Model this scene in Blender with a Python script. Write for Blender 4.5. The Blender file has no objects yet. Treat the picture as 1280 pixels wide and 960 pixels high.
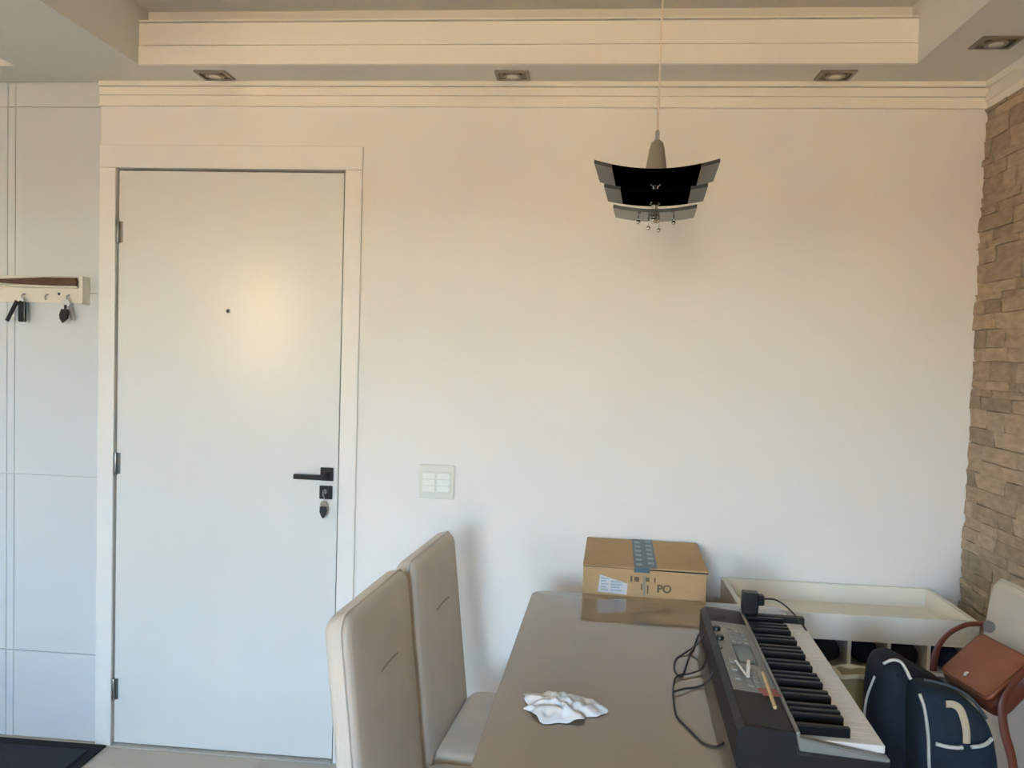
import bpy, bmesh, math, random
from mathutils import Vector, Matrix, noise
R_ = math.radians
rng = random.Random(7)
sc = bpy.context.scene
COL = sc.collection

# ---------------------------------------------------------------- camera
H = 1.4973
cam_d = bpy.data.cameras.new('camera'); cam = bpy.data.objects.new('camera', cam_d); COL.objects.link(cam)
cam_d.sensor_width = 36.0; cam_d.lens = 989.5 / 1280 * 36; cam_d.clip_start = 0.02; cam_d.clip_end = 500
r = Vector((0.99546813, 0.08991906, 0.03094763)); dn = Vector((0.03462963, -0.03968037, -0.99861217)); fw = Vector((-0.08856625, 0.99515829, -0.04261441))
cam.matrix_world = Matrix(((r.x, -dn.x, -fw.x, 0), (r.y, -dn.y, -fw.y, 0), (r.z, -dn.z, -fw.z, H), (0, 0, 0, 1)))
sc.camera = cam

# ---------------------------------------------------------------- world, sun, daylight
world = bpy.data.worlds.new('daylight'); sc.world = world; world.use_nodes = True
wn = world.node_tree.nodes; wl = world.node_tree.links; wn.clear()
sky = wn.new('ShaderNodeTexSky'); sky.sky_type = 'NISHITA'; sky.sun_disc = False
sky.sun_elevation = R_(38); sky.sun_rotation = R_(20); sky.air_density = 1.0; sky.dust_density = 0.6; sky.ozone_density = 1.0
bg = wn.new('ShaderNodeBackground'); bg.inputs['Strength'].default_value = 2.9
wo = wn.new('ShaderNodeOutputWorld'); wl.new(sky.outputs[0], bg.inputs[0]); wl.new(bg.outputs[0], wo.inputs[0])
sun_d = bpy.data.lights.new('sun', 'SUN'); sun_d.energy = 13.0; sun_d.angle = R_(0.53); sun_d.color = (1.0, 0.93, 0.76)
sun = bpy.data.objects.new('sun', sun_d); COL.objects.link(sun)
sun.rotation_euler = (R_(-52), 0, R_(12))          # from behind the building, onto the houses opposite
def portal(name, x0, x1, z0, z1, y):
    d = bpy.data.lights.new(name, 'AREA'); d.shape = 'RECTANGLE'; d.size = x1 - x0; d.size_y = z1 - z0
    d.cycles.is_portal = True
    o = bpy.data.objects.new(name, d); COL.objects.link(o)
    o.location = ((x0 + x1) / 2, y, (z0 + z1) / 2); o.rotation_euler = (R_(90), 0, 0)   # faces +Y, into the room
W1 = (-1.12, -0.08, 0.02, 2.34); W2 = (-3.65, -3.1, 1.25, 2.3)
RY = -2.6                                             # rear wall behind the camera
portal('balcony_portal', *W1, RY - 0.16); portal('kitchen_portal', *W2, RY - 0.16)
vs = sc.view_settings
vs.view_transform = 'Standard'; vs.look = 'None'; vs.gamma = 1.0; vs.use_curve_mapping = False
vs.exposure = 1.5
sc.render.film_transparent = False
sc.cycles.max_bounces = 12; sc.cycles.diffuse_bounces = 8; sc.cycles.glossy_bounces = 5; sc.cycles.transparent_max_bounces = 12
sc.cycles.use_denoising = True
sc.cycles.sample_clamp_indirect = 0

# ---------------------------------------------------------------- materials
def lin(c): return tuple(((v / 255) / 12.92 if v / 255 <= .04045 else ((v / 255 + .055) / 1.055) ** 2.4) for v in c)
def mat(name, rgb, rough=.6, metal=0, spec=.5, noise_amt=0, noise_scale=20, bump=0, bump_scale=200, coat=0, coat_rough=.1, rand=0, sheen=0, stretch=None, pos=False):
    m = bpy.data.materials.new(name); m.use_nodes = True
    nt = m.node_tree; n = nt.nodes; l = nt.links; b = n['Principled BSDF']
    c = lin(rgb)
    b.inputs['Base Color'].default_value = (*c, 1); b.inputs['Roughness'].default_value = rough
    b.inputs['Metallic'].default_value = metal; b.inputs['Specular IOR Level'].default_value = spec
    b.inputs['Coat Weight'].default_value = coat; b.inputs['Coat Roughness'].default_value = coat_rough
    if sheen: b.inputs['Sheen Weight'].default_value = sheen
    tc = n.new('ShaderNodeTexCoord'); src = tc.outputs['Object']
    if pos: geo = n.new('ShaderNodeNewGeometry'); src = geo.outputs['Position']
    if stretch:
        mp = n.new('ShaderNodeMapping'); mp.inputs['Scale'].default_value = stretch; l.new(src, mp.inputs[0]); src = mp.outputs[0]
    last = None
    if noise_amt:
        t = n.new('ShaderNodeTexNoise'); t.inputs['Scale'].default_value = noise_scale; t.inputs['Detail'].default_value = 5
        l.new(src, t.inputs['Vector'])
        mr = n.new('ShaderNodeMapRange'); mr.inputs['From Min'].default_value = .25; mr.inputs['From Max'].default_value = .75
        mr.inputs['To Min'].default_value = 1 - noise_amt; mr.inputs['To Max'].default_value = 1 + noise_amt
        l.new(t.outputs['Fac'], mr.inputs['Value'])
        mx = n.new('ShaderNodeMix'); mx.data_type = 'RGBA'; mx.blend_type = 'MULTIPLY'; mx.inputs[0].default_value = 1
        mx.inputs[6].default_value = (*c, 1); l.new(mr.outputs[0], mx.inputs[7]); last = mx.outputs[2]
    if rand:
        oi = n.new('ShaderNodeObjectInfo'); mr = n.new('ShaderNodeMapRange')
        mr.inputs['To Min'].default_value = 1 - rand; mr.inputs['To Max'].default_value = 1 + rand
        rv = oi.outputs['Random']
        if pos:
            ad = n.new('ShaderNodeMath'); ad.operation = 'ADD'; fr = n.new('ShaderNodeMath'); fr.operation = 'FRACT'
            l.new(rv, ad.inputs[0]); l.new(geo.outputs['Random Per Island'], ad.inputs[1]); l.new(ad.outputs[0], fr.inputs[0]); rv = fr.outputs[0]
        l.new(rv, mr.inputs['Value'])
        mx = n.new('ShaderNodeMix'); mx.data_type = 'RGBA'; mx.blend_type = 'MULTIPLY'; mx.inputs[0].default_value = 1
        if last: l.new(last, mx.inputs[6])
        else: mx.inputs[6].default_value = (*c, 1)
        l.new(mr.outputs[0], mx.inputs[7]); last = mx.outputs[2]
    if last: l.new(last, b.inputs['Base Color'])
    if bump:
        t = n.new('ShaderNodeTexNoise'); t.inputs['Scale'].default_value = bump_scale; t.inputs['Detail'].default_value = 6
        l.new(src, t.inputs['Vector'])
        bp = n.new('ShaderNodeBump'); bp.inputs['Strength'].default_value = bump; bp.inputs['Distance'].default_value = .01
        l.new(t.outputs['Fac'], bp.inputs['Height']); l.new(bp.outputs[0], b.inputs['Normal'])
    return m
def glassy(name, rgb, alpha, rough=.08):
    m = mat(name, rgb, rough, spec=.2); nt = m.node_tree
    tr = nt.nodes.new('ShaderNodeBsdfTransparent'); mx = nt.nodes.new('ShaderNodeMixShader')
    mx.inputs[0].default_value = alpha
    nt.links.new(tr.outputs[0], mx.inputs[1]); nt.links.new(nt.nodes['Principled BSDF'].outputs[0], mx.inputs[2])
    nt.links.new(mx.outputs[0], nt.nodes['Material Output'].inputs[0]); return m
M = dict(
    paint=mat('wall_paint', (237, 235, 229), .75, noise_amt=.02, noise_scale=3, bump=.03, bump_scale=150),
    ceil=mat('ceiling_paint', (222, 219, 211), .85, noise_amt=.015, noise_scale=2),
    plaster=mat('moulding_plaster', (240, 235, 224), .7),
    tile=mat('wall_tile_glaze', (214, 217, 218), .25, noise_amt=.012, noise_scale=2),
    grout=mat('tile_grout', (216, 215, 208), .85),
    door=mat('door_lacquer', (225, 226, 221), .4, coat=.6, coat_rough=.2, noise_amt=.012, noise_scale=2.5, bump=.02, bump_scale=30, stretch=(3, 3, .6)),
    casing=mat('casing_lacquer', (238, 236, 230), .28),
    gap=mat('door_gap', (40, 38, 36), .9),  # near-black: shade of the door gap put into colour; also small dark parts
    floor=mat('floor_porcelain', (196, 186, 168), .35, noise_amt=.06, noise_scale=5, rand=.03),
    fgrout=mat('floor_grout', (140, 130, 115), .9),
    sill=mat('threshold_stone', (190, 186, 176), .4, noise_amt=.08, noise_scale=40),
    steel=mat('satin_steel', (150, 150, 148), .35, metal=1),
    chrome=mat('chrome', (215, 215, 212), .08, metal=1),
    alu=mat('brushed_aluminium', (150, 142, 128), .4, metal=.8),
    reflector=mat('lamp_reflector', (112, 102, 84), .25, metal=.6),
    bulb=mat('bulb_glass', (230, 225, 210), .1),
    black=mat('black_satin', (14, 14, 15), .35),
    blackgloss=mat('black_glass', (3, 3, 3), .4, spec=0),
    frost=glassy('smoked_glass', (40, 42, 44), .8, .3),
    smoke=glassy('smoked_thin_glass', (70, 68, 64), .82, .12),
    cord=mat('cord_white', (236, 222, 204), .5),
    switch=mat('switch_plastic', (222, 224, 212), .35),
    switch2=mat('switch_rocker_plastic', (238, 240, 230), .3),
    rackwhite=mat('rack_white', (228, 222, 206), .5),
    darkwood=mat('dark_wood', (92, 62, 38), .5, noise_amt=.5, noise_scale=14, stretch=(2, 20, 20)),
    leather_b=mat('black_leather', (24, 20, 20), .5, bump=.1),
    brass=mat('brass_key', (176, 160, 120), .35, metal=1),
    mat_=mat('doormat_pile', (46, 48, 60), .95, noise_amt=.25, noise_scale=120, bump=.6, bump_scale=400),
    matedge=mat('doormat_edge', (14, 14, 16), .8),
    glass_top=mat('table_lacquered_glass', (142, 126, 106), .035, spec=1.0, noise_amt=.01, noise_scale=3),
    tabwood=mat('table_lacquer', (176, 164, 146), .4),
    suede=mat('chair_suede', (212, 201, 184), .85, noise_amt=.06, noise_scale=9, bump=.12, bump_scale=500, sheen=.25),
    seam=mat('chair_seam', (168, 156, 141), .9),
    chairleg=mat('chair_leg_wood', (96, 74, 56), .5, noise_amt=.15, noise_scale=30),
    card=mat('cardboard', (190, 156, 112), .85, noise_amt=.06, noise_scale=16, stretch=(1, 6, 3)),
    cardedge=mat('cardboard_edge', (120, 92, 60), .9),
    tape=mat('teal_tape', (52, 78, 88), .35),
    tapedot=mat('tape_print', (128, 156, 160), .4),
    label=mat('paper_label', (246, 249, 252), .5),
    print_=mat('label_print', (178, 190, 204), .6),
    stamp=mat('box_print', (112, 92, 70), .8),
    stampw=mat('box_print_grey', (150, 140, 122), .8),
    rackmdf=mat('rack_white_melamine', (240, 234, 218), .5, noise_amt=.02, noise_scale=5),
    kb=mat('keyboard_plastic', (34, 34, 34), .5, spec=.3),
    kbpanel=mat('keyboard_panel', (140, 142, 136), .5, noise_amt=.06, noise_scale=40),
    kbdark=mat('keyboard_speaker', (34, 33, 31), .6, bump=.3, bump_scale=900),
    kbstrip=mat('keyboard_grey_strip', (130, 130, 124), .4),
    kbbtn=mat('keyboard_button', (148, 148, 140), .5),
    kbscreen=mat('keyboard_display', (70, 96, 86), .2),
    wkey=mat('white_key', (226, 222, 214), .3),
    bkey=mat('black_key', (16, 16, 16), .4, spec=.3),
    navy=mat('navy_nylon', (13, 22, 36), .8, noise_amt=.2, noise_scale=12, bump=.25, bump_scale=60),
    navy2=mat('navy_nylon_pocket', (17, 36, 50), .8, noise_amt=.2, noise_scale=12, bump=.25, bump_scale=60),
    pipe=mat('white_piping', (206, 206, 196), .6),
    beige=mat('beige_webbing', (188, 172, 144), .8),
    leather=mat('brown_leather', (146, 78, 44), .45, noise_amt=.15, noise_scale=10, bump=.1, bump_scale=250),
    leather2=mat('brown_leather_edge', (96, 44, 26), .5, noise_amt=.15, noise_scale=14),
    cream=mat('cream_canvas', (206, 192, 160), .85, noise_amt=.08, noise_scale=14, bump=.1),
    olive=mat('olive_cloth', (150, 136, 96), .9, noise_amt=.1, noise_scale=12),
    cloth=mat('white_cloth', (238, 240, 242), .85, bump=.08, bump_scale=600),
    cable=mat('cable_brown', (52, 42, 38), .55),
    yellow=mat('pencil_paint', (206, 180, 128), .5),
    red=mat('red_print', (170, 96, 92), .6),
    white=mat('white_paper', (236, 234, 228), .6),
    dark1=mat('navy_wool', (24, 28, 48), .95, noise_amt=.2, noise_scale=40),
    dark2=mat('charcoal_wool', (26, 24, 26), .95, noise_amt=.2, noise_scale=40),
    stone=mat('split_stone', (178, 157, 132), .85, noise_amt=.22, noise_scale=22, bump=.55, bump_scale=40, rand=.2, stretch=(1, 1, 2.4), pos=True),
    mortar=mat('stone_bed', (120, 104, 86), .95),
    frame=mat('white_aluminium', (226, 226, 224), .4),
    facade=mat('sunlit_render', (224, 186, 130), .9, noise_amt=.05, noise_scale=.3),
    ground=mat('dry_ground', (196, 158, 112), .95, noise_amt=.1, noise_scale=.2),
    parapet=mat('balcony_render', (200, 198, 194), .85),
    outer=mat('outer_wall', (200, 190, 176), .9),
    roofm=mat('roof_tiles', (176, 96, 66), .9),
    winglass=mat('dark_window', (60, 72, 84), .1),
)

# ---------------------------------------------------------------- mesh helpers
def obj(name, bm, m, parent=None, smooth=False, angle=None):
    me = bpy.data.meshes.new(name); bmesh.ops.recalc_face_normals(bm, faces=bm.faces[:]); bm.to_mesh(me); bm.free()
    if m: me.materials.append(m)
    if smooth:
        for p in me.polygons: p.use_smooth = True
        if angle: me.set_sharp_from_angle(angle=R_(angle))
    o = bpy.data.objects.new(name, me); COL.objects.link(o)
    if parent: o.parent = parent
    return o
def add_box(bm, x0, x1, y0, y1, z0, z1, mtx=None):
    vs_ = [bm.verts.new((x, y, z)) for z in (z0, z1) for y in (y0, y1) for x in (x0, x1)]
    for f in ((0, 1, 3, 2), (4, 6, 7, 5), (0, 4, 5, 1), (1, 5, 7, 3), (3, 7, 6, 2), (2, 6, 4, 0)): bm.faces.new([vs_[i] for i in f])
    if mtx: bmesh.ops.transform(bm, matrix=mtx, verts=vs_)
    return vs_
def box(name, dims, m, parent=None, bev=0, seg=2, mtx=None):
    bm = bmesh.new(); add_box(bm, *dims, mtx=mtx)
    if bev: bmesh.ops.bevel(bm, geom=bm.edges[:], offset=bev, segments=seg, affect='EDGES', profile=.5)
    return obj(name, bm, m, parent)
def boxes(name, lst, m, parent=None):
    bm = bmesh.new()
    for d in lst: add_box(bm, *d)
    return obj(name, bm, m, parent)
def spline(pts, n=8, closed=False):
    P = [Vector(p) for p in pts]; out = []
    cnt = len(P) if closed else len(P) - 1
    for i in range(cnt):
        a = P[i - 1] if (i > 0 or closed) else P[0]; b = P[i]; c = P[(i + 1) % len(P)]
        d = P[(i + 2) % len(P)] if (i + 2 < len(P) or closed) else P[-1]
        for k in range(n):
            t = k / n
            out.append(.5 * ((2 * b) + (c - a) * t + (2 * a - 5 * b + 4 * c - d) * t * t + (3 * b - a - 3 * c + d) * t ** 3))
    if not closed: out.append(P[-1])
    return out
def add_tube(bm, pts, rad, n=8, closed=False, flat=None, flat_dir=None):
    P = [Vector(p) for p in pts]; rings = []
    prev = None
    for i, p in enumerate(P):
        if closed: t = (P[(i + 1) % len(P)] - P[i - 1])
        else: t = P[min(i + 1, len(P) - 1)] - P[max(i - 1, 0)]
        t.normalize()
        ref = Vector(flat_dir) if flat_dir else (prev if prev else (Vector((0, 0, 1)) if abs(t.z) < .9 else Vector((1, 0, 0))))
        u = ref - t * ref.dot(t)
        if u.length < 1e-6: u = t.orthogonal()
        u.normalize(); v = t.cross(u); prev = u
        rr = rad(i / max(1, len(P) - 1)) if callable(rad) else rad
        rings.append([bm.verts.new(p + u * math.cos(2 * math.pi * k / n) * rr * (flat or 1) + v * math.sin(2 * math.pi * k / n) * rr) for k in range(n)])
    cnt = len(rings) if closed else len(rings) - 1
    for i in range(cnt):
        A = rings[i]; B = rings[(i + 1) % len(rings)]
        for k in range(n): bm.faces.new((A[k], A[(k + 1) % n], B[(k + 1) % n], B[k]))
    if not closed: bm.faces.new(rings[0][::-1]); bm.faces.new(rings[-1])
def tube(name, pts, rad, m, parent=None, n=8, closed=False, sm=8, **k):
    bm = bmesh.new(); add_tube(bm, spline(pts, sm, closed) if sm else pts, rad, n, closed, **k); return obj(name, bm, m, parent, smooth=True, angle=60)
def lathe(name, prof, m, parent=None, n=24, mtx=None):
    bm = bmesh.new(); rings = []
    for rr, z in prof: rings.append([bm.verts.new((rr * math.cos(2 * math.pi * k / n), rr * math.sin(2 * math.pi * k / n), z)) for k in range(n)])
    for A, B in zip(rings, rings[1:]):
        for k in range(n): bm.faces.new((A[k], A[(k + 1) % n], B[(k + 1) % n], B[k]))
    bm.faces.new(rings[0]); bm.faces.new(rings[-1])
    if mtx: bmesh.ops.transform(bm, matrix=mtx, verts=bm.verts[:])
    return obj(name, bm, m, parent, smooth=True, angle=40)
def rrect(w, h, rc, n=6):
    pts = []
    for cx, cy, a0 in ((w / 2 - rc, h / 2 - rc, 0), (-w / 2 + rc, h / 2 - rc, 90), (-w / 2 + rc, -h / 2 + rc, 180), (w / 2 - rc, -h / 2 + rc, 270)):
        for k in range(n + 1):
            a = R_(a0 + 90 * k / n); pts.append((cx + rc * math.cos(a), cy + rc * math.sin(a)))
    return pts
def add_slab(bm, outline, t, re, dome=0, mtx=None, seg=3):
    """a closed outline (2-D) thickened to t along local z, rounded edges re, caps bulging by dome"""
    cx = sum(p[0] for p in outline) / len(outline); cy = sum(p[1] for p in outline) / len(outline)
    N = len(outline); nor = []
    for i in range(N):
        a = Vector(outline[i - 1]); b = Vector(outline[(i + 1) % N]); d = (b - a); d.normalize(); nor.append(Vector((d.y, -d.x)))
    rings = []
    def ring(inset, z, s=1.0):
        rings.append([bm.verts.new((cx + (p[0] - nor[i].x * inset - cx) * s, cy + (p[1] - nor[i].y * inset - cy) * s, z)) for i, p in enumerate(outline)])
    def cap(sign):
        for s in (.12, .45, .75): ring(re, sign * (t / 2 + dome * (1 - s ** 2)), s)
    cap(-1)
    for k in range(seg + 1):
        a = R_(90 * k / seg); ring(re * (1 - math.sin(a)), -t / 2 + re * (1 - math.cos(a)))
    for k in range(seg + 1):
        a = R_(90 * k / seg); ring(re * (1 - math.cos(a)), t / 2 - re * (1 - math.sin(a)))
    n0 = len(rings); cap(1); tail = rings[n0:][::-1]; rings[n0:] = tail
    for A, B in zip(rings, rings[1:]):
        for k in range(N): bm.faces.new((A[k], A[(k + 1) % N], B[(k + 1) % N], B[k]))
    bm.faces.new(rings[0][::-1]); bm.faces.new(rings[-1])
    if mtx: bmesh.ops.transform(bm, matrix=mtx, verts=[v for rg in rings for v in rg])
def slab(name, outline, t, re, m, parent=None, dome=0, mtx=None, seg=3):
    bm = bmesh.new(); add_slab(bm, outline, t, re, dome, mtx, seg); return obj(name, bm, m, parent, smooth=True, angle=50 if dome else 20)
def frame_mtx(o, x, y, z):
    x, y, z, o = Vector(x), Vector(y), Vector(z), Vector(o)
    return Matrix(((x.x, y.x, z.x, o.x), (x.y, y.y, z.y, o.y), (x.z, y.z, z.z, o.z), (0, 0, 0, 1)))
def text_mesh(name, s, size, m, parent, mtx):
    cu = bpy.data.curves.new(name, 'FONT'); cu.body = s; cu.size = size; cu.align_x = 'CENTER'; cu.align_y = 'CENTER'; cu.extrude = .0002; cu.offset = .0012
    t = bpy.data.objects.new(name, cu); me = bpy.data.meshes.new_from_object(t); bpy.data.objects.remove(t)
    me.transform(mtx); me.materials.clear(); me.materials.append(m)
    o = bpy.data.objects.new(name, me); COL.objects.link(o); o.parent = parent; return o
def thing(name, label, cat, loc=(0, 0, 0), rz=0, group=None):
    o = bpy.data.objects.new(name, None); COL.objects.link(o); o.empty_display_size = .1
    o.location = loc; o.rotation_euler = (0, 0, R_(rz)); return tag(o, label, cat, group)
def tag(o, label, cat, group=None):
    o['label'] = label; o['category'] = cat
    if group: o['group'] = group
    return o
def struct(o, label, cat):
    o['kind'] = 'structure'; return tag(o, label, cat)
def copy_tree(o, parent=None):
    c = o.copy(); COL.objects.link(c); c.parent = parent
    for ch in list(o.children): copy_tree(ch, c)
    return c

# ---------------------------------------------------------------- room shell
WY = 2.72; WX = 1.30; LX = -4.0; ZS = 2.406; ZC = 2.60
# floor
fl = struct(box('floor', (LX - .2, WX + .2, RY - .2, WY + .4, -.15, -.006), M['fgrout']), 'beige porcelain tile floor with thin joints', 'floor')
tw = .60; tme = None
for i in range(9):
    for j in range(9):
        x0 = WX - (i + 1) * tw; y0 = WY - .165 - (j) * tw
        x0c = max(x0, LX); y1 = min(y0 + tw, WY + .02); y0c = max(y0, RY)
        if x0 + tw <= LX or y1 - y0c < .02: continue
        full = x0c == x0 and abs(y1 - y0c - tw) < 1e-6
        if full and tme:
            o = bpy.data.objects.new('tile', tme); COL.objects.link(o); o.parent = fl
        else:
            o = box('tile', (.0012, x0 + tw - x0c - .0012, .0012, y1 - y0c - .0012, -.006, 0), M['floor'], fl)
            if full: tme = o.data
        o.location = (x0c, y0c, 0)
box('threshold', (-1.679, -.847, WY - .02, WY + .14, 0, .004), M['sill'], fl, .001, 1)
# back wall (painted) with the door opening
DX0, DX1, DZ = -1.679, -.847, 2.10
wb = struct(boxes('wall_back', [(-1.745, DX0 - .004, WY, WY + .15, 0, ZC), (DX0 - .004, DX1 + .004, WY, WY + .15, DZ + .004, ZC), (DX1 + .004, WX, WY, WY + .15, 0, ZC)], M['paint']), 'off-white painted wall behind the dining table', 'wall')
# tiled kitchen stretch of the back wall
wk = struct(box('wall_kitchen', (LX, -1.7455, WY + .014, WY + .15, 0, ZC), M['grout']), 'white tiled wall stretch left of the door', 'wall')
zj = [0, .327, .987, 1.655, 2.32, ZS + .02]
xs = [(-1.7465, -2.0735), (-2.0755, -2.1035), (-2.1055, -2.765), (-2.767, -3.427), (-3.429, -3.999)]
for a, b in zip(zj, zj[1:]):
    for x1, x0 in xs:
        box('tile', (x0, x1, WY + .007, WY + .014, a + .0012, b - .0012), M['tile'], wk, .001, 1)
# right wall: split stone cladding
wr = struct(box('wall_right', (WX, WX + .15, RY, WY + .15, 0, ZC), M['mortar']), 'wall clad in narrow split stone strips', 'wall')
stone_meshes = []
for k in range(14):
    bm = bmesh.new(); bmesh.ops.create_cube(bm, size=1)
    bmesh.ops.subdivide_edges(bm, edges=bm.edges[:], cuts=1, use_grid_fill=True)
    for v in bm.verts:
        v.co.x -= .5
        if v.co.x < -.9: v.co.x += rng.uniform(-.12, .12)
        v.co.y *= 1 + rng.uniform(-.02, .0); v.co.z += rng.uniform(-.05, .05) if v.co.x < -.3 else 0
    me = bpy.data.meshes.new('stone'); bm.to_mesh(me); bm.free(); me.materials.append(M['stone']); stone_meshes.append(me)
z = 0.0; far_bm = bmesh.new(); ncount = 0
rs = random.Random(11)
while z < 2.32:
    hh = min(rs.choice((.022, .03, .035, .042, .05, .06)), 2.321 - z)
    if hh < .008: break
    y = WY - rs.uniform(0, .0)
    first = True
    while y > 0.2:
        L = rs.uniform(.07, .24)
        if first: L *= rs.uniform(.4, 1.0); first = False
        d = rs.uniform(.027, .034)
        if y > 2.33:
            o = bpy.data.objects.new('stone', stone_meshes[rs.randrange(14)]); COL.objects.link(o); o.parent = wr
            o.location = (WX, y - L / 2, z + hh / 2); o.scale = (d, L - .0015, hh - .0015); ncount += 1
        else:
            me = stone_meshes[rs.randrange(14)]
            mt = Matrix.Translation((WX, y - L / 2, z + hh / 2)) @ Matrix.Diagonal((d, L - .0015, hh - .0015, 1))
            n0 = len(far_bm.verts); far_bm.from_mesh(me); far_bm.verts.ensure_lookup_table()
            bmesh.ops.transform(far_bm, matrix=mt, verts=far_bm.verts[n0:])
        y -= L
    z += hh
so = obj('stone_field', far_bm, M['stone'], wr); so['kind'] = 'stuff'
# left wall, rear wall with balcony opening and kitchen window
struct(box('wall_left', (LX - .15, LX, RY, WY + .15, 0, ZC), M['paint']), 'plain painted wall on the kitchen side', 'wall')
x0, x1, z0, z1 = W1; a0, a1, c0, c1 = W2
struct(boxes('wall_front', [(LX, a0, RY - .15, RY, 0, ZC), (a0, a1, RY - .15, RY, 0, c0), (a0, a1, RY - .15, RY, c1, ZC), (a1, x0, RY - .15, RY, 0, ZC),
       (x0, x1, RY - .15, RY, z1, ZC), (x1, WX, RY - .15, RY, 0, ZC)], M['paint']), 'painted wall with the balcony opening behind the viewer', 'wall')
def wframe(name, w, label):
    f = struct(boxes(name, [(w[0], w[0] + .03, RY - .12, RY - .09, w[2], w[3]), (w[1] - .03, w[1], RY - .12, RY - .03, w[2], w[3]), (w[0], w[1], RY - .12, RY - .03, w[3] - .05, w[3])], M['frame']), label, 'window'); return f
wframe('window_1', W1, 'open balcony doorway with white frame'); wframe('window_2', W2, 'kitchen window opening with white frame')
# ceiling with dropped border and tray
TX0, TX1, TY = -1.503, .98, 2.553; KX = -1.945
ce = struct(box('ceiling', (LX - .15, WX + .15, RY - .15, WY + .15, ZC, ZC + .3), M['ceil']), 'white plaster ceiling with a recessed tray', 'ceiling')
boxes('soffit', [(TX0, TX1, TY + .004, WY, ZS, 2.545), (TX0, TX1, 2.602, WY, 2.545, ZC), (TX1, WX, RY, WY, ZS, ZC), (KX, TX0, RY, WY, ZS, ZC),
      (LX, KX, 2.558, WY, ZS, ZC), (TX0, TX1, RY, -1.2, ZS, ZC), (LX, KX, RY, -.4, ZS, ZC), (LX, -3.7, -.4, 2.558, ZS, ZC)], M['ceil'], ce)
boxes('tray_moulding', [(TX0, TX1, TY - .010, TY + .004, ZS, 2.466), (TX0, TX1, TY - .006, TY + .004, 2.4695, 2.541), (TX0, TX1, TY - .012, 2.602, 2.5445, 2.549)], M['plaster'], ce)
# crown mouldings
t1 = struct(boxes('trim_1', [(-1.745, WX - .03, WY - .014, WY, 2.321, 2.329), (-1.745, WX - .03, WY - .009, WY, 2.329, 2.356), (-1.745, WX - .03, WY - .013, WY, 2.359, 2.386), (-1.745, WX - .03, WY - .018, WY, 2.389, ZS), (-1.745, WX - .03, WY - .004, WY, 2.329, ZS)], M['plaster']), 'stepped crown moulding along the top of the painted wall', 'trim')
t2 = struct(boxes('trim_2', [(1.266, WX, 0, WY, 2.321, ZS), (1.261, WX, 0, WY, 2.345, 2.37), (1.256, WX, 0, WY, 2.385, ZS)], M['plaster']), 'crown moulding above the stone wall', 'trim')
# outside world: unseen balcony, its parapet and upper slab added to shape daylight; ground, sunlit houses opposite
bal = struct(boxes('balcony', [(LX, WX, RY - 1.5, RY - .15, -.2, -.02), (LX, WX, RY - 1.5, RY - 1.4, -.02, 1.05), (LX, WX, RY - 1.5, RY - .15, 2.62, 2.9)], M['parapet']), 'unseen balcony slab and parapet added outside the opening to shape the daylight', 'balcony')
struct(box('ground', (-150, 150, -200, 60, -9.2, -9), M['ground']), 'dry ground outside', 'ground')

# ---------------------------------------------------------------- door
dr = bpy.data.objects.new('door_1', None); COL.objects.link(dr); dr.location = (DX0, WY, 0); struct(dr, 'white flush entrance door with black lever handle', 'door')
dw = DX1 - DX0
boxes('light_leak_backing', [(-.004, dw + .004, .05, .07, 0, DZ + .004)], M['gap'], dr)  # unseen dark sheet added behind the leaf to stop light leaking through
leaf = box('door_leaf', (.0035, dw - .0045, .003, .043, .008, DZ - .004), M['door'], dr, .0015, 2)
for nm, d in (('casing', (-.062, -.002, -.013, 0, 0, DZ + .003)), ('casing', (dw + .003, dw + .064, -.013, 0, 0, DZ + .003)), ('casing', (-.062, dw + .064, -.0135, 0, DZ + .0035, DZ + .085))):
    box(nm, d, M['casing'], dr, .003, 2)
for hz_ in (.209, 1.043, 1.877):
    hg = lathe('hinge', [(.0055, hz_ - .04), (.0065, hz_ - .038), (.0065, hz_ + .038), (.0055, hz_ + .04)], M['steel'], dr, 12, Matrix.Translation((.004, -.004, 0)))
    box('hinge_leaf', (.004, .018, -.0005, .003, hz_ - .038, hz_ + .038), M['steel'], hg)
hd = box('handle_rose', (.766, .812, -.006, .003, 1.015, 1.062), M['black'], dr, .002, 2)
box('lever', (.684, .798, -.052, -.036, 1.024, 1.042), M['black'], hd, .003, 2)
box('lever_neck', (.779, .799, -.038, -.004, 1.026, 1.046), M['black'], hd, .003, 2)
es = box('escutcheon', (.764, .810, -.006, .003, .950, .997), M['black'], dr, .002, 2)
lathe('lock_cylinder', [(.008, 0), (.0085, .006), (.008, .012)], M['steel'], es, 16, Matrix.Translation((.787, -.006, .978)) @ Matrix.Rotation(R_(90), 4, 'X'))
ph = lathe('peephole', [(.008, -.001), (.008, .003), (.0055, .004)], M['steel'], dr, 18, Matrix.Translation((.416, .003, 1.605)) @ Matrix.Rotation(R_(90), 4, 'X'))
lathe('lens', [(.0055, 0), (.003, .0015)], M['black'], ph, 18, Matrix.Translation((.416, -.0009, 1.605)) @ Matrix.Rotation(R_(90), 4, 'X'))
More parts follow.
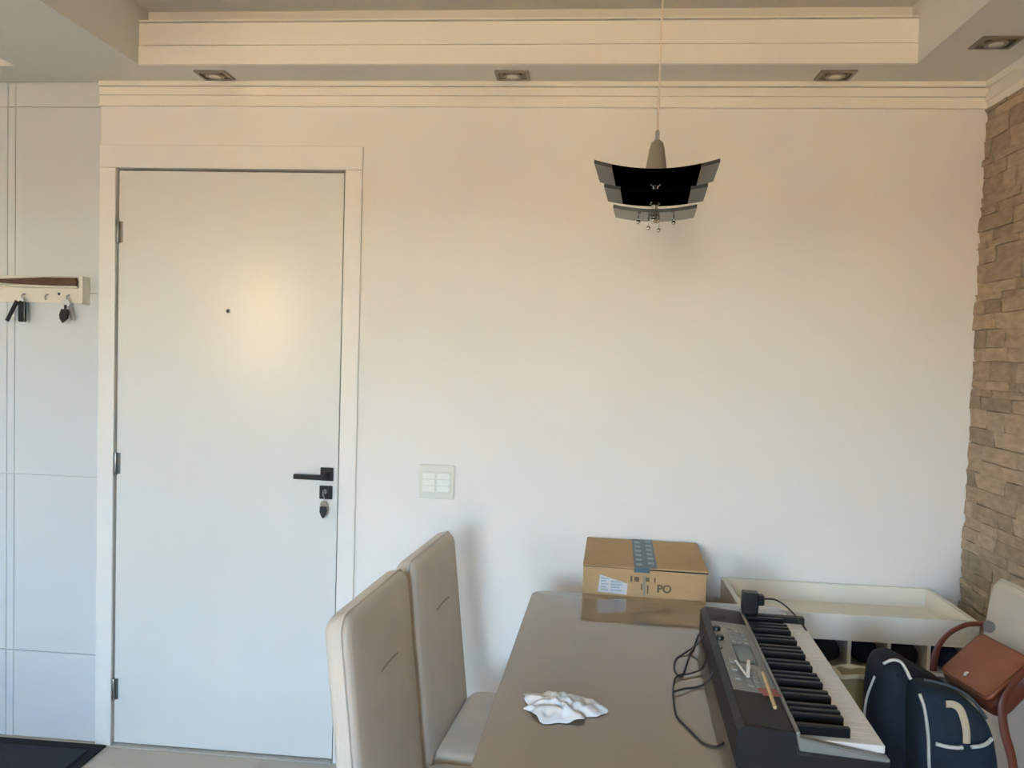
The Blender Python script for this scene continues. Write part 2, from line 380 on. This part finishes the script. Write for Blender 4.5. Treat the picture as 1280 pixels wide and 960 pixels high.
# keys hanging from the lock
kr = thing('key_bunch', 'small bunch of keys with black fob hanging from the door lock', 'keys', (DX0 + .787, WY - .025, .978))
box('key_shaft', (-.003, .003, -.0012, .02, -.004, .004), M['steel'], kr)
box('key_bow', (-.0012, .0012, -.012, .0, -.012, .008), M['steel'], kr, 0, 1)
tube('link', [(0, -.006, -.008), (.003, -.004, -.02), (0, -.002, -.034)], .0012, M['chrome'], kr, 6, sm=3)
lathe('ring', [(.0095, -.001), (.0115, -.001), (.0115, .001), (.0095, .001)], M['chrome'], kr, 20, Matrix.Translation((0, -.002, -.042)) @ Matrix.Rotation(R_(90), 4, 'X'))
slab('fob', [(x, y) for x, y in ((.004, -.09), (.011, -.078), (.014, -.065), (.012, -.05), (-.012, -.05), (-.013, -.068), (-.008, -.082), (-.002, -.092))], .008, .003, M['leather_b'], kr, 0, frame_mtx((0, -.003, 0), (1, 0, 0), (0, 0, 1), (0, -1, 0)))
# light switch
sw = thing('light_switch', 'pale six-rocker light switch plate on the wall beside the door', 'switch', (-.495, WY, 1.03))
box('plate', (-.062, .062, -.009, 0, -.06, .06), M['switch'], sw, .003, 2)
box('insert', (-.052, .052, -.0105, -.008, -.038, .035), M['switch'], sw, .001, 1)
for cx in (-.027, .025):
    for k in range(3):
        box('rocker', (cx - .0225, cx + .0225, -.0135, -.010, -.034 + k * .0225, -.0135 + k * .0225), M['switch2'], sw, .001, 1)

# key rack
kx = thing('key_rack', 'white wall-mounted key rack on the tiles', 'key rack', (-1.97, WY + .007, 1.665))
box('back_board', (-.40, .18, -.014, 0, -.048, .047), M['rackwhite'], kx, .001, 1)
box('ledge', (-.40, .165, -.045, -.014, .006, .012), M['rackwhite'], kx, .001, 1)
box('end_cap', (.172, .186, -.046, 0, -.05, .048), M['rackwhite'], kx, .001, 1)
for hx in (-.3, -.18, -.055, .034, .116):
    tube('hook', [(hx, -.014, -.018), (hx, -.028, -.022), (hx, -.03, -.034), (hx - .002, -.024, -.036)], .0022, M['steel'], kx, 6, sm=4)
lathe('screw', [(.005, 0), (.005, .002), (.003, .003)], M['gap'], kx, 12, Matrix.Translation((.076, -.014, -.015)) @ Matrix.Rotation(R_(90), 4, 'X'))
st = slab('wooden_comb', [(-.21, -.006), (0, -.012), (.155, -.014), (.16, 0), (.155, .016), (.03, .015), (-.06, .009), (-.21, .002)], .012, .003, M['darkwood'], None, .0, None)
st.matrix_world = frame_mtx((-1.97, WY - .028, 1.692), (1, 0, 0), (0, 0, 1), (0, -1, 0)); tag(st, 'dark brown wooden strip lying along the ledge of the key rack', 'wooden strip')
k1 = thing('key_bunch', 'black key fob with a brown leather tag hanging from the rack, farther from door', 'keys', (-2.025, WY - .028, 1.63))
lathe('ring', [(.008, -.001), (.0098, -.001), (.0098, .001), (.008, .001)], M['chrome'], k1, 20, Matrix.Translation((0, .001, -.006)) @ Matrix.Rotation(R_(90), 4, 'X'))
box('fob', (-.006, .022, -.009, .002, -.085, -.012), M['black'], k1, .004, 2)
box('leather_tag', (-.008, .008, -.014, -.009, -.095, -.012), M['leather_b'], k1, .002, 2, Matrix.Rotation(R_(28), 4, 'Y'))
k2 = thing('key_bunch', 'bulky black car key with silver ring hanging from the key rack end nearest the door', 'keys', (-1.854, WY - .028, 1.63))
lathe('ring', [(.012, -.0012), (.0145, -.0012), (.0145, .0012), (.012, .0012)], M['chrome'], k2, 22, Matrix.Translation((0, .001, -.014)) @ Matrix.Rotation(R_(90), 4, 'X'))
slab('fob', [(.012, -.035), (-.012, -.035), (-.02, -.055), (-.018, -.07), (-.008, -.085), (.01, -.07), (.014, -.05)], .014, .004, M['black'], k2, 0, frame_mtx((0, -.004, 0), (1, 0, 0), (0, 0, 1), (0, -1, 0)))
box('key', (-.004, .006, -.001, .001, -.075, -.022), M['steel'], k2, 0, 1, Matrix.Translation((.004, .004, 0)) @ Matrix.Rotation(R_(-12), 4, 'Y'))
box('strap', (-.006, .004, -.002, .002, -.04, -.02), M['leather_b'], k2, .001, 1)
# door mat
dm = thing('doormat', 'dark grey doormat with black rubber edge left of the door', 'doormat', (-2.15, 2.4, 0))
box('rubber_edge', (-.6, .46, -.36, .30, 0, .008), M['matedge'], dm, .003, 2)
box('pile', (-.57, .425, -.33, .245, .008, .016), M['mat_'], dm, .004, 2)

# ---------------------------------------------------------------- ceiling spotlights
def spot(x, y, label):
    s = thing('ceiling_spotlight', label, 'spotlight', (x, y, ZS), 0, 'recessed spotlights in the ceiling border')
    w, d = .056, .045
    bm = bmesh.new(); o_ = rrect(2 * w, 2 * d, .004, 2); i_ = rrect(2 * w - .022, 2 * d - .022, .004, 2)
    N = len(o_); V = [[bm.verts.new((p[0], p[1], zz)) for p in q] for q, zz in ((o_, 0), (o_, -.004), (i_, -.006), (i_, -.001))]
    for A, B in zip(V, V[1:]):
        for k in range(N): bm.faces.new((A[k], A[(k + 1) % N], B[(k + 1) % N], B[k]))
    obj('frame', bm, M['alu'], s)
    box('reflector', (-w + .01, w - .01, -d + .01, d - .01, -.0025, -.0005), M['reflector'], s)
    lathe('bulb', [(.026, -.002), (.026, -.005), (.018, -.0075), (.006, -.009)], M['bulb'], s, 20)
    lathe('lamp_ring', [(.026, -.002), (.031, -.002), (.031, -.007), (.026, -.007)], M['alu'], s, 20)
spot(-1.288, 2.645, 'recessed square spotlight in the ceiling border above the door')
spot(-.265, 2.645, 'recessed square spotlight in the ceiling border between the door and the pendant lamp')
spot(.769, 2.645, 'recessed square spotlight in the ceiling border right of the pendant lamp, along the painted wall')
spot(1.127, 2.38, 'recessed square spotlight in the ceiling border beside the stone wall')

# ---------------------------------------------------------------- pendant lamp
pl = thing('pendant_lamp', 'pendant lamp of three stacked curved black glass sheets on a thin cord', 'lamp', (.155, 1.90, 1.797), -4.8)
tube('cord', [(0, 0, .20), (0, 0, .5), (0, 0, .80)], .0022, M['cord'], pl, 8, sm=2)
lathe('canopy', [(.05, .797), (.05, .78), (.02, .765), (.006, .76)], M['chrome'], pl)
lathe('cord_grip', [(.0035, .225), (.0055, .222), (.0055, .205), (.009, .198)], M['chrome'], pl, 16)
lathe('metal_cone', [(.006, .203), (.014, .196), (.018, .18), (.024, .14), (.027, .116)], mat('lamp_cone_grey', (140, 132, 118), .45, metal=.1), pl, 28)
lathe('stem', [(.007, .118), (.007, .02), (.009, .018), (.009, .008)], M['chrome'], pl, 16)
def sheet(name, xa, xb, k, d, z0_, m, parent, thick=.008):
    bm = bmesh.new(); n = 16; T = []; B = []
    for i in range(n + 1):
        x = xa + (xb - xa) * i / n; zz = z0_ + k * x * x
        T.append([bm.verts.new((x, y, zz + thick)) for y in (-d / 2, d / 2)]); B.append([bm.verts.new((x, y, zz)) for y in (-d / 2, d / 2)])
    for i in range(n):
        bm.faces.new((T[i][0], T[i + 1][0], T[i + 1][1], T[i][1])); bm.faces.new((B[i][0], B[i][1], B[i + 1][1], B[i + 1][0]))
        for j in (0, 1): bm.faces.new((T[i][j], B[i][j], B[i + 1][j], T[i + 1][j]))
    for i in (0, n): bm.faces.new((T[i][0], T[i][1], B[i][1], B[i][0]))
    return obj(name, bm, m, parent, smooth=True, angle=40)
g1 = sheet('glass_sheet', -.098, .098, 1.1, .20, .106, M['blackgloss'], pl)
sheet('smoked_end', -.138, -.0982, 1.1, .20, .106, M['frost'], g1); sheet('smoked_end', .0982, .138, 1.1, .20, .106, M['frost'], g1)
g2 = sheet('glass_sheet', -.078, .078, .95, .17, .064, M['blackgloss'], pl)
sheet('smoked_end', -.115, -.0782, .95, .17, .064, M['frost'], g2); sheet('smoked_end', .0782, .115, .95, .17, .064, M['frost'], g2)
sheet('glass_sheet', -.094, .094, 1.2, .13, .023, M['smoke'], pl)
for zz in (.10, .055, .014):
    lathe('washer', [(.010, zz + .006), (.012, zz + .004), (.012, zz), (.008, zz - .004)], M['chrome'], pl, 18)
for bx, by, bz in ((-.037, 0, .012), (-.013, -.02, -.006), (.011, .01, -.006), (.045, 0, .010), (-.002, -.03, .012)):
    bm = bmesh.new(); bmesh.ops.create_icosphere(bm, subdivisions=2, radius=.0055, matrix=Matrix.Translation((bx, by, bz)))
    add_tube(bm, [(bx, by, bz), (bx, by, .026 + 1.2 * bx * bx)], .0014, 6); obj('crystal_drop', bm, M['chrome'], pl, True)

# ---------------------------------------------------------------- dining table
TZ = .78; TA = -2.4
tb = thing('dining_table', 'rectangular dining table with glossy taupe lacquered glass top', 'table', (.207, 1.587, 0), TA)
slab('glass_top', rrect(.73, 1.50, .045, 8), .010, .002, M['glass_top'], tb, 0, Matrix.Translation((0, 0, TZ - .005)))
slab('under_top', rrect(.722, 1.492, .042, 8), .028, .004, M['tabwood'], tb, 0, Matrix.Translation((0, 0, TZ - .0245)))
for yy in (-.45, .45):
    box('pedestal', (-.12, .12, yy - .05, yy + .05, .03, TZ - .0385), M['tabwood'], tb, .006, 2)
    box('foot', (-.24, .24, yy - .09, yy + .09, 0, .03), M['tabwood'], tb, .006, 2)

# ---------------------------------------------------------------- dining chairs
def chair():
    c = thing('dining_chair', '', 'chair', (0, 0, 0), 0, 'upholstered chairs at the dining table')
    slab('seat', rrect(.42, .41, .05, 5), .085, .028, M['suede'], c, .008, Matrix.Translation((.01, 0, .437)))
    a = math.atan2(.055, .495); up = Vector((-math.sin(a), 0, math.cos(a))); nn = Vector((math.cos(a), 0, math.sin(a)))
    hgt = .555; ctr = Vector((-.20, 0, .46)) + up * (hgt / 2 - .055) - nn * .031
    mt = frame_mtx(ctr, (0, 1, 0), up, nn)
    bk = slab('backrest', rrect(.405, hgt, .042, 6), .056, .022, M['suede'], c, .006, mt)
    tube('seam', [mt @ Vector((x, .115 + .003 * math.cos(x * 30), .0343 - abs(x) * .012)) for x in (-.055, -.03, 0, .03, .055)], .002, M['seam'], bk, 6, sm=3)
    tube('welt', [mt @ Vector((p[0], p[1], .012)) for p in rrect(.406, hgt + .001, .042, 6)], .0028, M['suede'], bk, 6, closed=True, sm=0)
    for lx in (-.17, .19):
        for ly in (-.17, .17):
            bm = bmesh.new(); dx = -.03 if lx < 0 else 0
            add_tube(bm, [(lx, ly, .41), (lx + dx, ly, 0)], lambda t: .024 - .008 * t, 4); obj('leg', bm, M['chairleg'], c)
    return c
c1 = chair(); c1['label'] = 'taupe upholstered dining chair nearest the viewer, on the door side of the table'
c1.location = (-.172, 1.685, 0); c1.rotation_euler.z = R_(-5)
c2 = copy_tree(c1); c2['label'] = 'taupe upholstered dining chair closest to the painted wall, on the door side'
c2.location = (-.128, 2.103, 0); c2.rotation_euler.z = R_(-6)
c3 = copy_tree(c1); c3['label'] = 'taupe upholstered dining chair beside the stone wall with the bags on it'
c3.location = (.80, 1.93, 0); c3.rotation_euler.z = R_(178)

# ---------------------------------------------------------------- cardboard box
cb = thing('cardboard_box', 'brown cardboard carton with teal tape and white label behind the table end', 'box', (.0215, 2.352, 0), -2.3)
BW, BD, BH = .362, .352, .866
box('body', (0, BW, 0, BD, 0, BH - .004), M['card'], cb, .002, 1)
box('flap', (-.001, .185, -.002, BD + .001, BH - .004, BH), M['card'], cb, .001, 1)
fb = box('flap', (.187, BW + .004, -.002, BD + .001, BH - .004, BH + .001), M['card'], cb, .001, 1)
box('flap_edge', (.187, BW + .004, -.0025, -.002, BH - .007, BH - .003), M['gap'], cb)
box('flap_edge', (0, .187, -.0025, -.002, BH - .006, BH - .0042), M['cardedge'], cb)
tp = boxes('tape', [(.150, .218, -.003, BD + .002, BH + .0004, BH + .0012), (.150, .196, -.0032, -.002, BH - .014, BH + .0012)], M['tape'], cb)
for k in range(6):
    for s in (.166, .202): box('tape_mark', (s - .009, s + .009, .02 + k * .055 + (s > .18) * .02, .045 + k * .055 + (s > .18) * .02, BH + .0012, BH + .0014), M['tapedot'], tp)
lb = obj('label', (lambda bm: (bm.faces.new([bm.verts.new(p) for p in ((.045, -.0008, .786), (.131, -.0008, .782), (.133, -.0008, .816), (.050, -.0008, .838))]), bmesh.ops.solidify(bm, geom=bm.faces[:], thickness=.0006), bm)[2])(bmesh.new()), M['label'], cb)
for k in range(5):
    zz = .792 + k * .0085; xe = .128 - max(0, k - 3) * .03
    for a, b in ((.054, .076), (.083, xe - .012)):
        if b > a + .01: box('print', (a, b - (k % 2) * .006, -.0017, -.0014, zz, zz + .004), M['print_'], lb)
mxt = frame_mtx((0, -.0006, 0), (1, 0, 0), (0, 0, 1), (0, -1, 0))
text_mesh('box_lettering', 'PO', .032, M['stamp'], cb, Matrix.Translation((.240, 0, .806)) @ mxt)
boxes('box_mark', [(.14, .146, -.001, 0, .822, .84), (.152, .166, -.001, 0, .824, .838), (.186, .196, -.001, 0, .826, .838), (.21, .214, -.001, 0, .824, .838), (.172, .176, -.001, 0, .80, .818), (.19, .194, -.001, 0, .79, .815)], M['stamp'], cb)
boxes('box_band', [(.178, .186, -.0007, 0, .782, .842)], M['stampw'], cb)

# ---------------------------------------------------------------- cubby rack with tray top
rk = thing('cubby_rack', 'white cubbyhole rack with a shallow tray top against the wall', 'rack', (.832, 2.55, 0))
RX, R0, R1 = .333, -.168, .166
for s in (-1, 1): box('side_panel', (s * RX - .008, s * RX + .008, R0, R1, 0, .75), M['rackmdf'], rk, .001, 1)
box('back_panel', (-RX + .008, RX - .008, R1 - .012, R1, 0, .75), M['rackmdf'], rk, .001, 1)
box('tray_floor', (-RX + .008, RX - .008, R0 + .014, R1 - .012, .672, .688), M['rackmdf'], rk)
box('front_rail', (-RX + .008, RX - .008, R0, R0 + .014, .672, .75), M['rackmdf'], rk, .001, 1)
for k in range(7): box('shelf', (-RX + .008, RX - .008, R0 + .002, R1 - .012, .582 - k * .09 if k < 6 else .03, (.592 - k * .09) if k < 6 else .042), M['rackmdf'], rk)
for k in range(5): box('divider', (-.245 + k * .1125 - .005, -.245 + k * .1125 + .005, R0 + .003, R1 - .012, .042, .672), M['rackmdf'], rk)
def roll(x, z, rad, m, label, L=.28):
    bm = bmesh.new()
    add_tube(bm, [(x + .004 * math.sin(i * 1.7), 2.405 + L * i / 12, z + .003 * math.cos(i * 2.1)) for i in range(13)], lambda t: rad * (1 - .12 * abs(2 * t - 1) ** 4), 14)
    tag(obj('rolled_garment', bm, m, None, True), label, 'garment', 'rolled clothes in the rack')
roll(.756, .631, .0385, M['dark2'], 'charcoal rolled garment in the top row of the rack, nearest the keyboard')
roll(.868, .631, .0385, M['dark1'], 'navy rolled garment in the top row of the rack, above the cream pouch')
roll(.981, .631, .0385, M['dark2'], 'charcoal rolled garment in the top row of the rack, behind the backpack')
roll(1.099, .631, .0385, M['dark1'], 'navy rolled garment in the top row of the rack, nearest the stone wall')

# ---------------------------------------------------------------- electronic keyboard
KZ = TZ + .0006
kb = thing('electronic_keyboard', 'black electronic piano keyboard lying along the table edge', 'keyboard', (.288, 1.375, KZ), -2.7)
KW, KL = .252, .655
bm = bmesh.new()      # tapered body profile across the width (x), extruded along y
prof = [(0, .008), (.006, 0), (KW - .006, 0), (KW, .006), (KW, .040), (.105, .046), (.098, .074), (.012, .080), (0, .072)]
A = [bm.verts.new((p[0], 0, p[1])) for p in prof]; B = [bm.verts.new((p[0], KL, p[1])) for p in prof]
bm.faces.new(A); bm.faces.new(B[::-1])
for i in range(len(prof)): bm.faces.new((A[i], B[i], B[(i + 1) % len(prof)], A[(i + 1) % len(prof)]))
obj('body', bm, M['kb'], kb)
def ptop(x): return .080 - (x - .012) / (.086) * .006
ebm = bmesh.new(); ev = add_box(ebm, .098, KW, 0, .016, .036, .068)
for v in ev:
    if v.co.z > .05 and v.co.x > .2: v.co.z = .046
bmesh.ops.bevel(ebm, geom=ebm.edges[:], offset=.002, segments=2, affect='EDGES'); obj('end_block', ebm, M['kbstrip'], kb)
box('end_block', (.098, KW, KL - .022, KL, .040, .074), M['kb'], kb, .003, 2)
tilt = Matrix.Translation((.012, 0, .080)) @ Matrix.Rotation(math.atan2(.006, .086), 4, 'Y')
def top(name, x0, x1, y0, y1, h0, h1, m, parent=kb, bev=0): return box(name, (x0, x1, y0, y1, h0, h1), m, parent, bev, 2, tilt)
top('speaker_panel', .002, .085, .012, .150, 0, .0015, M['kbdark'])
top('control_panel', .002, .085, .152, .545, 0, .0018, M['kbpanel'])
top('speaker_panel', .002, .085, .548, KL - .012, 0, .0015, M['kbdark'])
box('grey_strip', (.0985, .106, .004, KL - .004, .060, .0765), M['kbstrip'], kb, .002, 2)
dp = top('display', .035, .068, .30, .39, .0018, .003, M['kbscreen'])
top('display_bezel', .031, .072, .292, .398, .0016, .0024, M['black'])
for yy in (.20, .245, .285): 
    top('button_row', .012, .022, yy, yy + .022, .0018, .005, M['kbbtn'])
for i in range(3):
    for j in range(5): top('button', .034 + i * .014, .043 + i * .014, .175 + j * .022, .189 + j * .022, .0018, .0042, M['kbbtn'])
for i in range(3):
    for j in range(5): top('button', .034 + i * .014, .043 + i * .014, .415 + j * .022, .429 + j * .022, .0018, .0042, M['kbbtn'])
for yy in (.42, .48): lathe('knob', [(.009, 0), (.009, .006), (.007, .009)], M['black'], kb, 16, Matrix.Translation((.02, yy, .0815)))
nW = 29; kw = (KL - .038 - .002) / nW; wme = None; bme = None
for i in range(nW):
    if wme is None:
        o = box('white_key', (.106, KW - .003, .0006, kw - .0006, .046, .060), M['wkey'], kb, .0012, 1); wme = o.data
    else:
        o = bpy.data.objects.new('white_key', wme); COL.objects.link(o); o.parent = kb
    o.location = (0, .017 + i * kw, 0)
for i in range(nW - 1):
    if (nW - 1 - i) % 7 in (2, 6): continue
    if bme is None:
        o = box('black_key', (.106, .196, -.0062, .0062, .059, .0775), M['bkey'], kb, .002, 2); bme = o.data
    else:
        o = bpy.data.objects.new('black_key', bme); COL.objects.link(o); o.parent = kb
    o.location = (0, .017 + (i + 1) * kw, 0)
km = kb.matrix_basis.copy(); km = Matrix.Translation(kb.location) @ Matrix.Rotation(R_(-2.7), 4, 'Z')
def on_kb(x, y, h): return km @ (tilt @ Vector((x, y, h)))
# things lying on the keyboard
pa = thing('power_adapter', 'black plug-in power adapter standing on the far end of the keyboard', 'adapter', tuple(on_kb(.106, .634, .0042)), -4)
box('body', (-.02, .02, -.016, .016, 0, .056), M['black'], pa, .004, 2)
box('plug_head', (.016, .034, -.012, .012, .024, .05), M['black'], pa, .004, 2)
tube('cord', [(.033, 0, .04), (.06, .0, .04), (.085, -.005, .028), (.107, -.01, .008), (.125, -.03, -.012), (.140, -.09, -.035), (.160, -.19, -.068), (.163, -.26, -.0735)], .0022, M['cable'], pa, 6)
pc = bmesh.new(); add_tube(pc, [on_kb(.070, .235, .0095), on_kb(.066, .085, .0055)], .0036, 6)
tag(obj('pencil', pc, M['yellow'], None), 'pale yellow pencil lying on the keyboard panel', 'pencil')
v0, v1, v2 = on_kb(.052, .30, .007), on_kb(.038, .215, .004), on_kb(.024, .29, .007)
bm = bmesh.new(); add_tube(bm, [v0, (Vector(v0) + Vector(v1)) / 2 + Vector((0, 0, .006)), v1], .004, 6, flat=.35, flat_dir=(0, 0, 1)); add_tube(bm, [v1, v2], .003, 6, flat=.35, flat_dir=(0, 0, 1))
tag(obj('paper_strip', bm, M['white'], None), 'white paper strip folded in a V on the keyboard', 'paper strip')
cdm = km @ tilt @ Matrix.Translation((.066, .150, .0055)) @ Matrix.Rotation(R_(12), 4, 'Z')
tag(box('paper_tag', (-.016, .02, -.016, .016, 0, .0008), M['red'], None, 0, 1, cdm), 'reddish paper tag lying beside the pencil on the keyboard', 'paper tag')

# cables at the left of the keyboard
def cable(pts, label, rad=.0023):
    bm = bmesh.new(); P = [p if len(p) == 3 else (p[0], p[1], TZ + .0022) for p in pts]
    add_tube(bm, spline(P, 8), rad, 6); tag(obj('cable', bm, M['cable'], None, True), label, 'cable', 'cables tangled beside the keyboard')
hk = KZ + .084
cable([(.352, 2.0, TZ + .0022), (.328, 2.045), (.314, 2.024), (.293, 1.94), (.278, 1.90), (.262, 1.833), (.242, 1.765), (.231, 1.795), (.240, 1.86), (.262, 1.90), (.30, 1.928, TZ + .02), (.338, 1.93, hk), (.36, 1.92, hk + .002)], 'thin dark cable looping over the table from the far end of the keyboard')
cable([(.325, 1.87, hk), (.312, 1.85, TZ + .05), (.297, 1.808, TZ + .012), (.262, 1.776, TZ + .006), (.232, 1.757, TZ + .006), (.219, 1.715), (.213, 1.66), (.209, 1.57), (.227, 1.512), (.246, 1.463), (.268, 1.455), (.284, 1.47)], 'thin dark cable sweeping in a long curve toward the near end of the keyboard')
cable([(.215, 1.672, TZ + .006), (.24, 1.692, TZ + .006), (.267, 1.712), (.292, 1.725, TZ + .01), (.308, 1.732, TZ + .04), (.322, 1.735, hk)], 'short dark cable plugged into the middle of the keyboard back')

# crumpled white cloth on the table
bm = bmesh.new(); nr, na = 22, 72; rings = []
for i in range(nr + 1):
    t = i / nr; ring = []
    for k in range(na):
        a = 2 * math.pi * k / na; c_, s_ = math.cos(a), math.sin(a)
        rad = 1 + .13 * math.sin(3 * a + .6) + .07 * math.sin(7 * a + 1.9) + .05 * math.sin(13 * a)
        x = .080 * rad * t * c_; y = .064 * rad * t * s_
        env = max(0, 1 - t ** 3.2)
        q = x * .8 + y * 1.5
        fold = abs(math.sin(55 * q + 3 * noise.noise(Vector((x * 18, y * 18, 3))))) ** .8
        f2 = abs(noise.noise(Vector((x * 42, y * 42, 9)))) * 1.3
        zz = .0012 + env * (.004 + .012 * fold + .010 * f2) + (.006 * max(0, math.sin(5 * a)) * t ** 4)
        ring.append(bm.verts.new((x, y, zz)))
    rings.append(ring)
for A, B in zip(rings, rings[1:]):
    for k in range(na): bm.faces.new((A[k], A[(k + 1) % na], B[(k + 1) % na], B[k]))
bmesh.ops.remove_doubles(bm, verts=bm.verts[:], dist=1e-5)
cl = obj('cleaning_cloth', bm, M['cloth'], None, True); cl.location = (-.020, 1.568, TZ + .0005); cl.rotation_euler.z = R_(-6)
tag(cl, 'crumpled white cloth lying on the table top', 'cloth')

# ---------------------------------------------------------------- backpack on the stone-side chair
SZ = .487
bp = thing('backpack', 'navy backpack with white piping standing on the chair beside the stone wall', 'backpack', (.788, 1.83, SZ))
def XZ(y): return frame_mtx((0, y, 0), (1, 0, 0), (0, 0, 1), (0, -1, 0))
def smooth2(pts, n=5): return [(p.x, p.y) for p in spline([(a, b, 0) for a, b in pts], n, True)]
slab('body', smooth2([(-.105, .02), (0, .0), (.10, .02), (.115, .12), (.10, .22), (.05, .29), (-.03, .335), (-.075, .357), (-.110, .338), (-.120, .26), (-.115, .12)]), .13, .04, M['navy'], bp, .008, XZ(-.005), 4)
fp = slab('front_pocket', smooth2([(-.058, .015), (.02, .005), (.095, .015), (.102, .12), (.095, .20), (.072, .272), (.02, .318), (-.045, .332), (-.068, .315), (-.066, .22), (-.06, .12)]), .09, .022, M['navy2'], bp, .012, XZ(-.105), 4)
tube('piping', [(-.070, -.147, .325), (-.060, -.150, .295), (-.051, -.152, .24), (-.046, -.152, .18), (-.036, -.15, .10), (-.030, -.148, .03)], .0035, M['pipe'], fp, 6)
tube('piping', [(-.038, -.158, .228), (-.02, -.163, .226), (.0, -.165, .226), (.012, -.166, .228)], .0042, M['pipe'], fp, 6)
tube('piping', [(.028, -.166, .230), (.045, -.164, .232), (.06, -.160, .236), (.074, -.152, .244)], .0042, M['pipe'], fp, 6)
tube('strap', [(-.022, -.158, .312), (-.008, -.160, .313), (.004, -.163, .305), (.012, -.165, .285), (.017, -.167, .26), (.018, -.168, .238)], .0075, M['beige'], fp, 8, flat=.3, flat_dir=(0, 1, 0))
tube('piping', [(-.110, -.055, .350), (-.096, -.066, .363), (-.08, -.070, .361), (-.069, -.074, .345), (-.062, -.078, .33), (-.055, -.09, .322)], .0035, M['pipe'], bp, 6)
tube('piping', [(-.118, -.03, .31), (-.1225, -.01, .265), (-.1235, 0, .235), (-.121, .01, .19), (-.117, .01, .155)], .003, M['pipe'], bp, 6)
tube('zip', [(-.05, -.118, .345), (0, -.118, .335), (.045, -.118, .312), (.08, -.116, .27)], .003, mat('zip_grey', (74, 84, 92), .5), bp, 6)

# brown leather handbag leaning on the chair back
L_, T_, R2, B_ = Vector((.867, 1.93, .771)), Vector((.962, 1.945, .857)), Vector((.968, 1.745, .874)), Vector((.879, 1.73, .785))
ux = (B_ - L_ + R2 - T_); ux.normalize(); uy = (T_ - L_ + R2 - B_); uy = uy - ux * uy.dot(ux); uy.normalize(); uz = ux.cross(uy)
if uz.x > 0: uz = -uz
cen = (L_ + T_ + R2 + B_) / 4
hb = thing('handbag', 'brown leather shoulder bag leaning on the chair back above the backpack', 'handbag', tuple(cen))
hm = frame_mtx((0, 0, 0), ux, uy, uz)
slab('body', smooth2([(-.10, -.066), (0, -.072), (.10, -.066), (.104, 0), (.098, .064), (0, .068), (-.098, .064), (-.104, 0)], 4), .044, .012, M['leather2'], hb, .004, hm @ Matrix.Translation((0, 0, -.026)))
fl_ = slab('flap', [(x, y) for x, y in rrect(.204, .132, .016, 4)], .008, .003, M['leather'], hb, .003, hm @ Matrix.Translation((0, .002, .001)))
lathe('clasp', [(.007, 0), (.007, .003), (.004, .005)], M['chrome'], hb, 16, hm @ Matrix.Translation((-.008, -.040, .0065)))
bm = bmesh.new(); add_tube(bm, [hm @ Vector((p[0], p[1] + .002, .004)) for p in rrect(.196, .124, .014, 4)], .0018, 6, True); obj('stitch_edge', bm, M['leather2'], hb, True)
def loc(p): return Vector(p) - cen
tube('strap', [loc(p) for p in ((.862, 1.955, .760), (.868, 1.955, .812), (.893, 1.955, .852), (.930, 1.95, .878), (.964, 1.945, .884))], .009, M['leather2'], hb, 8, flat=.35, flat_dir=(0, 1, .6))
lathe('ring', [(.010, -.002), (.014, -.002), (.014, .002), (.010, .002)], M['steel'], hb, 20, Matrix.Translation(loc((.976, 1.94, .880))) @ Matrix.Rotation(R_(80), 4, 'X'))
tube('strap', [loc(p) for p in ((.972, 1.75, .870), (.940, 1.715, .862), (.905, 1.70, .830), (.886, 1.69, .795), (.890, 1.685, .745), (.905, 1.68, .69), (.915, 1.68, .62), (.93, 1.70, .52))], .009, M['leather2'], hb, 8, flat=.35, flat_dir=(0, 1, .3))

# cream pouch standing at the seat's back corner
cp = thing('canvas_pouch', 'cream canvas pouch standing between the keyboard and the backpack', 'pouch', (.70, 2.02, SZ))
slab('body', smooth2([(-.03, .004), (.03, .004), (.036, .12), (.038, .228), (0, .232), (-.036, .228), (-.034, .12)], 4), .06, .015, M['olive'], cp, .006, frame_mtx((0, 0, 0), (1, 0, 0), (0, 0, 1), (0, -1, 0)))
tube('rim', [(-.036, -.028, .229), (0, -.031, .234), (.037, -.028, .231), (.041, 0, .231), (.037, .028, .231), (0, .031, .234), (-.036, .028, .229), (-.04, 0, .231)], .006, M['cream'], cp, 8, closed=True)
tube('side_band', [(.036, -.03, .226), (.0375, -.031, .17), (.036, -.031, .10), (.032, -.03, .02)], .006, M['cream'], cp, 8)

# ---------------------------------------------------------------- houses opposite the balcony
def house(x0, x1, h, y, m, label):
    o = thing('house', label, 'house', ((x0 + x1) / 2, y, -9))
    w = (x1 - x0) / 2
    box('walls', (-w, w, -8, 0, 0, h), m, o)
    box('roof', (-w - .4, w + .4, -8.4, .4, h, h + .35), M['roofm'], o)
    for fz in range(int(h // 3)):
        for k in range(int(w * 2 // 4)):
            box('window', (-w + 1.2 + k * 4, -w + 2.3 + k * 4, -.05, .03, fz * 3 + 1.1, fz * 3 + 2.2), M['winglass'], o)
house(-40, -10.5, 13.6, -24, M['facade'], 'warm rendered house across the street, left side')  # unseen; made taller than the others for the warm glow on the door
house(-9.5, 4, 12.0, -25, M['facade'], 'warm rendered house across the street, centre')
house(5, 22, 11.4, -24, M['facade'], 'warm rendered house across the street, right side')
print('stones', ncount)
